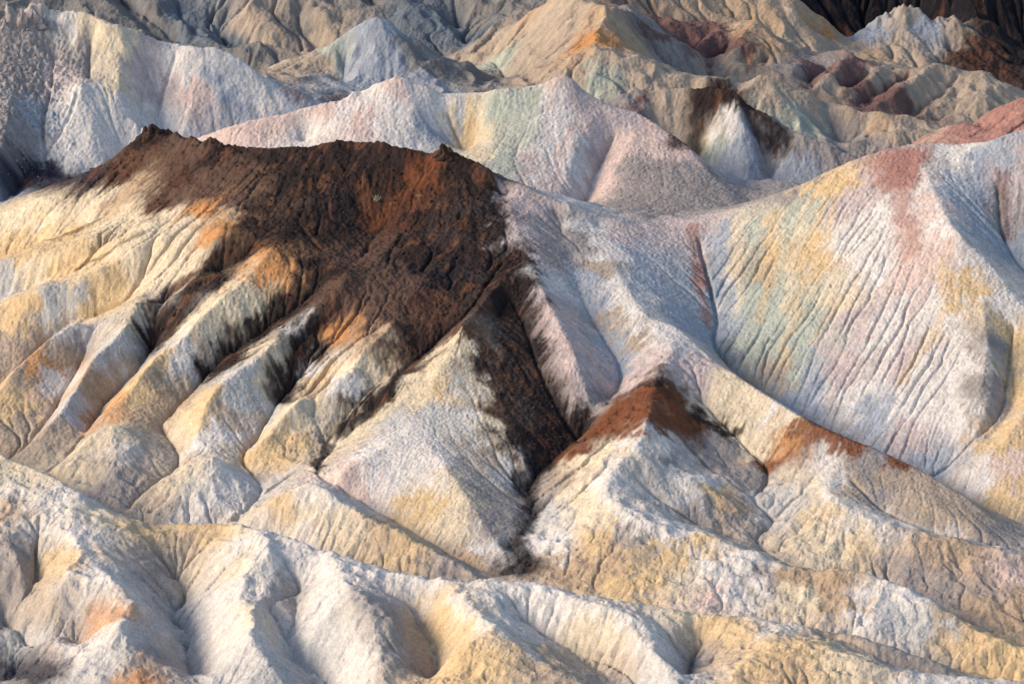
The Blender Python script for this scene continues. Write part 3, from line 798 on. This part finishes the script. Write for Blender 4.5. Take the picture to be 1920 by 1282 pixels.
# fine relief: furrows along the fall line, clods, rubble on the dark rock and the crags
lum = gauss(COL.mean(-1), 3)
rubble = np.clip((.14 - lum) / .09, 0, 1)
crag = np.clip(1 - (np.hypot((X + 63) / 7, (Y - 417) / 17)), 0, 1) ** .5 * np.isin(label, [owners.index('left')])
rough = np.maximum(rubble, 0)
ST0 = streaks(33, 2, 1.0)
sc_ = RC / 330
CL = noise(1.6, 5, .3, 66)
Z = Z + sc_ * (.012 * ST0 * (1 - FRONT) - .065 * np.clip(ST0 - .85, 0, 2) + (.026 - .010 * FRONT) * noise(1.5, 6, .4, 61) - .05 * FRONT * np.clip(CL - 1, 0, 1.5))
Z = Z + sc_ * (rubble * (.045 * noise(2.5, 14, .8, 62) - .02 * np.abs(noise(2, 8, .5, 63))))
Z = Z + crag * ((.22 * np.abs(noise(4, 16, .8, 64))) + .07 * noise(1.5, 5, .4, 65))
Z = Z.astype(np.float32)
print('colour', round(time.time() - T0, 1), len(pts))

# ------------------------------------------------------------------ material
def clay_material():
    m = bpy.data.materials.new("badland_clay")
    m.use_nodes = True
    nt = m.node_tree; nn = nt.nodes; L = nt.links.new
    b = nn["Principled BSDF"]
    b.inputs["Roughness"].default_value = 0.95
    b.inputs["Specular IOR Level"].default_value = 0.08
    at_ = nn.new("ShaderNodeAttribute"); at_.attribute_name = "Col"
    tc = nn.new("ShaderNodeTexCoord")
    def tex(scale, detail, rough):
        n = nn.new("ShaderNodeTexNoise"); n.inputs["Scale"].default_value = scale
        n.inputs["Detail"].default_value = detail; n.inputs["Roughness"].default_value = rough
        L(tc.outputs["Object"], n.inputs["Vector"]); return n
    fine, mid = tex(4.2, 6, .72), tex(1.4, 4, .6)
    rmp = nn.new("ShaderNodeMapRange"); L(fine.outputs["Fac"], rmp.inputs["Value"])
    rmp.inputs["From Min"].default_value = .3; rmp.inputs["From Max"].default_value = .62
    rmp.inputs["To Min"].default_value = .68; rmp.inputs["To Max"].default_value = 1.10
    mul = nn.new("ShaderNodeVectorMath"); mul.operation = 'SCALE'
    L(at_.outputs["Color"], mul.inputs[0]); L(rmp.outputs[0], mul.inputs["Scale"])
    L(mul.outputs[0], b.inputs["Base Color"])
    b1 = nn.new("ShaderNodeBump"); b1.inputs["Strength"].default_value = .9; b1.inputs["Distance"].default_value = .07
    L(mid.outputs["Fac"], b1.inputs["Height"])
    b2 = nn.new("ShaderNodeBump"); b2.inputs["Strength"].default_value = .9; b2.inputs["Distance"].default_value = .10
    area = tex(.09, 2, .5); mr = nn.new("ShaderNodeMapRange"); L(area.outputs["Fac"], mr.inputs["Value"])
    mr.inputs["From Min"].default_value = .35; mr.inputs["From Max"].default_value = .65; mr.inputs["To Min"].default_value = .35; mr.inputs["To Max"].default_value = 1.0
    L(mr.outputs[0], b2.inputs["Strength"])
    L(fine.outputs["Fac"], b2.inputs["Height"]); L(b1.outputs[0], b2.inputs["Normal"])
    L(b2.outputs[0], b.inputs["Normal"])
    return m
CLAY = clay_material()

# ------------------------------------------------------------------ meshes: one for each hill
NAMES = {
 'dark': ('dark_capped_hill', 'cream-footed hill with a broad dark brown cap and long left-running spurs', 'hill'),
 'mound': ('clay_mound', 'small yellowish mound at the foot of the dark hill beside the pyramid', 'hill'),
 'cone': ('pyramid_hill', 'cream pyramid-shaped spur left of the dark gully', 'hill'),
 'pink': ('pink_spur', 'pinkish spur dropping between the dark ravine and the bluish gully', 'hill'),
 'right': ('banded_wall', 'great pale wall streaked pink, yellow and grey-green on the right', 'hill'),
 'middle': ('dividing_ridge', 'pale ridge running down in front of the banded wall, rust patch at its end', 'ridge'),
 'rust': ('rust_peaked_ridge', 'ridge with a rust-brown peak and white crest right of the gully', 'ridge'),
 'tan': ('tan_ridge', 'tan ridge with a thin white crest below the smaller rust patch', 'ridge'),
 'hill_a': ('rounded_hill', 'long rounded cream hill just left of the gully mouth', 'hill'),
 'hill_b': ('rounded_hill', 'pale pointed hill between the long rounded hill and the orange-flecked one', 'hill'),
 'hill_c': ('rounded_hill', 'grey-cream hill with an orange fleck at its top', 'hill'),
 'front': ('foreground_ridge', 'whitish ridge across the foreground with many spurs towards the viewer', 'ridge'),
 'front_left': ('foreground_spur', 'pale spurs with an orange stain in the lower left corner', 'hill'),
 'front_right': ('foreground_spur', 'yellow-tan spur along the bottom edge at right', 'hill'),
 'pale': ('pale_ridge', 'whitish and pink ridge right behind the dark hill', 'ridge'),
 'left': ('craggy_ridge', 'tall whitish ridge with grey crags in the upper left', 'ridge'),
 'capped': ('black_capped_cone', 'light cone under a black-brown cap behind the saddle', 'hill'),
 'grey_mound': ('grey_mound', 'low grey mound in the saddle before the black-capped cone', 'hill'),
 'brown': ('red_brown_hill', 'reddish-brown slope rising behind the banded wall at right', 'hill'),
 'olive': ('olive_ridge', 'olive-tan ridge behind the black-capped cone', 'ridge'),
 'orange': ('orange_edged_hill', 'tan hill with an orange edge, cut by the top of the picture', 'hill'),
 'banded': ('maroon_banded_ridge', 'tan ridge with maroon gullies in the upper right', 'ridge'),
 'blue': ('blue_grey_hill', 'blue-grey peaked hill behind the pale ridge', 'hill'),
 'far_left': ('distant_hills', 'dull brown folded hills along the top at left', 'hill'),
 'far_mid': ('distant_hills', 'dull grey slopes behind the blue-grey peak', 'hill'),
 'crag': ('pale_crag', 'jagged greenish-white crag before the black mountain', 'hill'),
 'ochre': ('ochre_hill', 'tan and ochre slope left of the jagged crag', 'hill'),
 'black': ('black_mountain', 'black and dark red mountain in the upper right corner', 'hill'),
}
Xf, Yf = X.astype(np.float32), Y.astype(np.float32)
gx, gy = grad(Z)   # along +theta and +r
sT, cT = np.sin(th)[None, :], np.cos(th)[None, :]
dzdx = gx * cT + gy * sT; dzdy = -gx * sT + gy * cT
nrm = np.stack([-dzdx, -dzdy, np.ones_like(Z)], -1); nrm /= np.linalg.norm(nrm, axis=-1, keepdims=True)
nrm = nrm.astype(np.float32).reshape(-1, 3)
verts = np.stack([Xf, Yf, Z.astype(np.float32)], -1).reshape(-1, 3)
cols = np.concatenate([COL.reshape(-1, 3), np.ones((NV * NT, 1), np.float32)], 1).astype(np.float32)
ii = np.arange(NV * NT, dtype=np.int32).reshape(NV, NT)
quads = np.stack([ii[:-1, :-1], ii[:-1, 1:], ii[1:, 1:], ii[1:, :-1]], -1).reshape(-1, 4)
qlab = label[:-1, :-1].ravel()
for k, o in enumerate(owners):
    q = quads[qlab == k]
    if len(q) == 0: continue
    used, inv = np.unique(q.ravel(), return_inverse=True)
    me = bpy.data.meshes.new(NAMES.get(o, (o, ''))[0])
    me.vertices.add(len(used)); me.vertices.foreach_set("co", verts[used].ravel())
    me.loops.add(len(q) * 4); me.loops.foreach_set("vertex_index", inv.astype(np.int32).ravel())
    me.polygons.add(len(q)); me.polygons.foreach_set("loop_start", np.arange(0, len(q) * 4, 4, dtype=np.int32))
    me.update(calc_edges=True)
    me.polygons.foreach_set("use_smooth", np.ones(len(q), bool))
    ca = me.attributes.new("Col", 'FLOAT_COLOR', 'POINT'); ca.data.foreach_set("color", cols[used].ravel())
    me.normals_split_custom_set_from_vertices(nrm[used])
    me.materials.append(CLAY)
    ob = bpy.data.objects.new(NAMES[o][0], me)
    ob["kind"] = "structure"
    if o in NAMES: ob["label"] = NAMES[o][1]; ob["category"] = NAMES[o][2]
    scene.collection.objects.link(ob)
print('built', round(time.time() - T0, 1))

# ------------------------------------------------------------------ loose rocks, pinnacles, shrubs
def plain_material(name, col, rough=.95, vary=.25, scale=3.0, bump=.05):
    m = bpy.data.materials.new(name); m.use_nodes = True
    nt = m.node_tree; nn = nt.nodes; b = nn["Principled BSDF"]
    b.inputs["Roughness"].default_value = rough; b.inputs["Specular IOR Level"].default_value = .1
    tc = nn.new("ShaderNodeTexCoord"); n = nn.new("ShaderNodeTexNoise")
    n.inputs["Scale"].default_value = scale; n.inputs["Detail"].default_value = 5
    nt.links.new(tc.outputs["Object"], n.inputs["Vector"])
    r = nn.new("ShaderNodeValToRGB")
    c = lin(col)
    r.color_ramp.elements[0].position, r.color_ramp.elements[1].position = .3, .7
    r.color_ramp.elements[0].color = (*(c * (1 - vary)), 1); r.color_ramp.elements[1].color = (*np.clip(c * (1 + vary), 0, 1), 1)
    nt.links.new(n.outputs["Fac"], r.inputs["Fac"]); nt.links.new(r.outputs["Color"], b.inputs["Base Color"])
    bp = nn.new("ShaderNodeBump"); bp.inputs["Distance"].default_value = bump
    nt.links.new(n.outputs["Fac"], bp.inputs["Height"]); nt.links.new(bp.outputs[0], b.inputs["Normal"])
    return m
ICO_V = []; _t = (1 + 5 ** .5) / 2
for a, b in ((-1, _t), (1, _t), (-1, -_t), (1, -_t)):
    ICO_V.append((a, b, 0))
for a, b in ((-1, _t), (1, _t), (-1, -_t), (1, -_t)):
    ICO_V.append((0, a, b))
for a, b in ((_t, -1), (_t, 1), (-_t, -1), (-_t, 1)):
    ICO_V.append((a, 0, b))
ICO_V = np.array(ICO_V, float) / math.hypot(1, _t)
ICO_F = [(0,11,5),(0,5,1),(0,1,7),(0,7,10),(0,10,11),(1,5,9),(5,11,4),(11,10,2),(10,7,6),(7,1,8),(3,9,4),(3,4,2),(3,2,6),(3,6,8),(3,8,9),(4,9,5),(2,4,11),(6,2,10),(8,6,7),(9,8,1)]
def ground_z(x, y):
    i, j = idx(x, y)
    i, j = np.clip(i, 0, NT - 1.01), np.clip(j, 0, NV - 1.01)
    a, b = np.floor(i).astype(int), np.floor(j).astype(int); f, g = i - a, j - b
    return Z[b, a] * (1-f) * (1-g) + Z[b, a+1] * f * (1-g) + Z[b+1, a] * (1-f) * g + Z[b+1, a+1] * f * g
def scatter_rocks(name, label, mask, count, smin, smax, mat, seed):
    """loose stones lying where the mask says, too many and small to count"""
    g = np.random.default_rng(seed)
    w = (mask * (RC ** 2)).ravel(); w = w / w.sum()
    c = g.choice(NV * NT, count, p=w)
    x = X.ravel()[c] + g.uniform(-.1, .1, count); y = Y.ravel()[c] + g.uniform(-.1, .1, count)
    z = ground_z(x, y)
    size = smin * (smax / smin) ** (g.random(count) ** 2.2)
    V, F = [], []
    for k in range(count):
        ang = g.uniform(0, 6.28); ca, sa = math.cos(ang), math.sin(ang)
        v = ICO_V * g.uniform(.65, 1.25, (12, 1)) * np.array([1, g.uniform(.6, 1), g.uniform(.5, .85)]) * size[k]
        v = np.stack([v[:, 0] * ca - v[:, 1] * sa, v[:, 0] * sa + v[:, 1] * ca, v[:, 2]], 1) + (x[k], y[k], z[k] + .15 * size[k])
        V.append(v); F.append(np.array(ICO_F) + 12 * k)
    me = bpy.data.meshes.new(name)
    me.from_pydata(np.concatenate(V).tolist(), [], np.concatenate(F).tolist()); me.materials.append(mat)
    ob = bpy.data.objects.new(name, me); ob["kind"] = "stuff"; ob["label"] = label; ob["category"] = "scree"
    scene.collection.objects.link(ob)
g0 = grad(gauss(Z, 3)); steep = np.hypot(*g0)
DARK_ROCK = plain_material("dark_rubble", (62, 47, 41), vary=.45, scale=1.6)
GREY_ROCK = plain_material("grey_rubble", (150, 136, 131), vary=.25, scale=1.6)
dark_only = (lum < .06) & (Y < 400) & (Y > 285)
scatter_rocks("scree", "dark brown stones strewn over the dark cap and gully beds", dark_only * (.2 + (FLOW > 12)), 2200, .05, .28, DARK_ROCK, 11)
m_grey = np.zeros_like(Z); hp = [ground_hit(*q) for q in ((1180, 350), (1250, 330), (1320, 370), (1230, 390), (1380, 400))]
for h_ in hp:
    m_grey += np.exp(-((X - h_[0]) ** 2 + (Y - h_[1]) ** 2) / 40)
scatter_rocks("scree", "grey clods littering the dull face beside the pale ridge", m_grey, 900, .05, .15, GREY_ROCK, 12)
m_left = np.zeros_like(Z); hp = [ground_hit(*q) for q in ((30, 90), (60, 130), (30, 180), (60, 220), (20, 260))]
for h_ in hp:
    m_left += np.exp(-((X - h_[0]) ** 2 + (Y - h_[1]) ** 2) / 18)
scatter_rocks("scree", "grey broken rock clinging to the crag face at upper left", m_left, 700, .06, .26, GREY_ROCK, 13)

def pinnacle(px, py, width, height, label, mat, seed):
    """craggy tooth of rock standing on a crest"""
    g = np.random.default_rng(seed)
    h_ = ground_hit(px, py)
    nu, nh = 22, 16
    V, F = [], []
    ph = g.uniform(0, 6.28, 8)
    for r in range(nh + 1):
        t = r / nh
        rad = width * (.62 * (1 - t) ** .55 + .38 * (1 - t)) * (1 + .22 * math.sin(t * 9 + ph[0]) * (1 - t))
        for u in range(nu):
            a = 6.2832 * u / nu
            k = 1 + .22 * math.sin(3 * a + ph[1] + 4 * t) + .15 * math.sin(5 * a + ph[2] - 6 * t) + g.uniform(-.13, .13)
            V.append((rad * k * math.cos(a) + .18 * width * math.sin(ph[3] + 3 * t), .8 * rad * k * math.sin(a), t * height - .35 * height + g.uniform(-.04, .04) * height))
    for r in range(nh):
        for u in range(nu):
            F.append((r*nu+u, r*nu+(u+1) % nu, (r+1)*nu+(u+1) % nu, (r+1)*nu+u))
    F.append([nh * nu + u for u in range(nu)])
    me = bpy.data.meshes.new("rock_pinnacle"); me.from_pydata(V, [], F); me.materials.append(mat)
    ob = bpy.data.objects.new("rock_pinnacle", me); ob.location = h_[:3]
    ob["label"] = label; ob["category"] = "rock"; ob["group"] = "rock teeth on the crests"
    scene.collection.objects.link(ob)
PALE_CRAG = plain_material("pale_crag_rock", (158, 146, 142), vary=.3, scale=1.3, bump=.2)
CAP_ROCK = plain_material("dark_cap_rock", (60, 46, 41), vary=.45, scale=1.3, bump=.2)
pinnacle(40, 46, .95, 3.4, "taller grey rock tooth on the crest in the upper left corner", PALE_CRAG, 1)
pinnacle(64, 40, 1.3, 2.6, "broad stubby grey crag between the corner tooth and the pale crest", PALE_CRAG, 2)
pinnacle(8, 50, .8, 2.0, "small grey rock knob at the left picture edge on the crest", PALE_CRAG, 3)
pinnacle(830, 292, 1.0, 2.2, "dark brown rock tooth on the right-hand summit of the dark hill", CAP_ROCK, 4)
pinnacle(292, 256, 2.0, 2.4, "rounded dark brown knob on the left-hand summit of the dark hill", CAP_ROCK, 5)

LEAF = plain_material("shrub_leaf", (150, 158, 128), vary=.25, scale=6)
TWIG = plain_material("shrub_twig", (112, 98, 80), vary=.2, scale=6)
def shrub(px, py, size, label, seed):
    g = np.random.default_rng(seed)
    h_ = ground_hit(px, py)
    root = bpy.data.objects.new("desert_shrub", None); root.location = h_[:3]; root.empty_display_size = .2
    root["label"] = label; root["category"] = "shrub"; root["group"] = "shrubs on the dark hillside"
    scene.collection.objects.link(root)
    V, F, SV, SF = [], [], [], []
    for k in range(16):
        a, e = g.uniform(0, 6.28), g.uniform(.35, 1.4)
        d = np.array([math.cos(a) * math.cos(e), math.sin(a) * math.cos(e), math.sin(e)]); L_ = size * g.uniform(.6, 1.05)
        side = np.cross(d, (0, 0, 1)); side /= np.linalg.norm(side) + 1e-6; w = .018 * size
        b0 = len(SV)
        SV += [tuple(-side * w), tuple(side * w), tuple(d * L_ + side * w * .3), tuple(d * L_ - side * w * .3), tuple(d * L_ * .5 + np.cross(side, d) * w)]
        SF += [(b0, b0+1, b0+4), (b0+1, b0+2, b0+4), (b0+2, b0+3, b0+4), (b0+3, b0, b0+4)]
        for q in range(9):
            c = d * L_ * g.uniform(.35, 1.05) + g.normal(0, .06 * size, 3); c[2] = max(c[2], .02)
            u = g.normal(0, 1, 3); u /= np.linalg.norm(u); v = np.cross(u, g.normal(0, 1, 3)); v /= np.linalg.norm(v)
            s_ = size * g.uniform(.05, .10); b0 = len(V)
            V += [tuple(c - u * s_), tuple(c + v * s_ * .5), tuple(c + u * s_), tuple(c - v * s_ * .5)]; F.append((b0, b0+1, b0+2, b0+3))
    for nm, vv, ff, mt in (("foliage", V, F, LEAF), ("twigs", SV, SF, TWIG)):
        me = bpy.data.meshes.new(nm); me.from_pydata(vv, [], ff); me.materials.append(mt)
        ob = bpy.data.objects.new(nm, me); ob.parent = root
        scene.collection.objects.link(ob)
shrub(707, 380, .75, "largest pale green shrub on the dark hillside below the crest", 1)
shrub(733, 389, .38, "tiny shrub just right of the largest shrub on the dark hill", 2)
shrub(785, 373, .5, "small pale shrub on the dark hill beneath the rock tooth", 3)
print('things', round(time.time() - T0, 1))
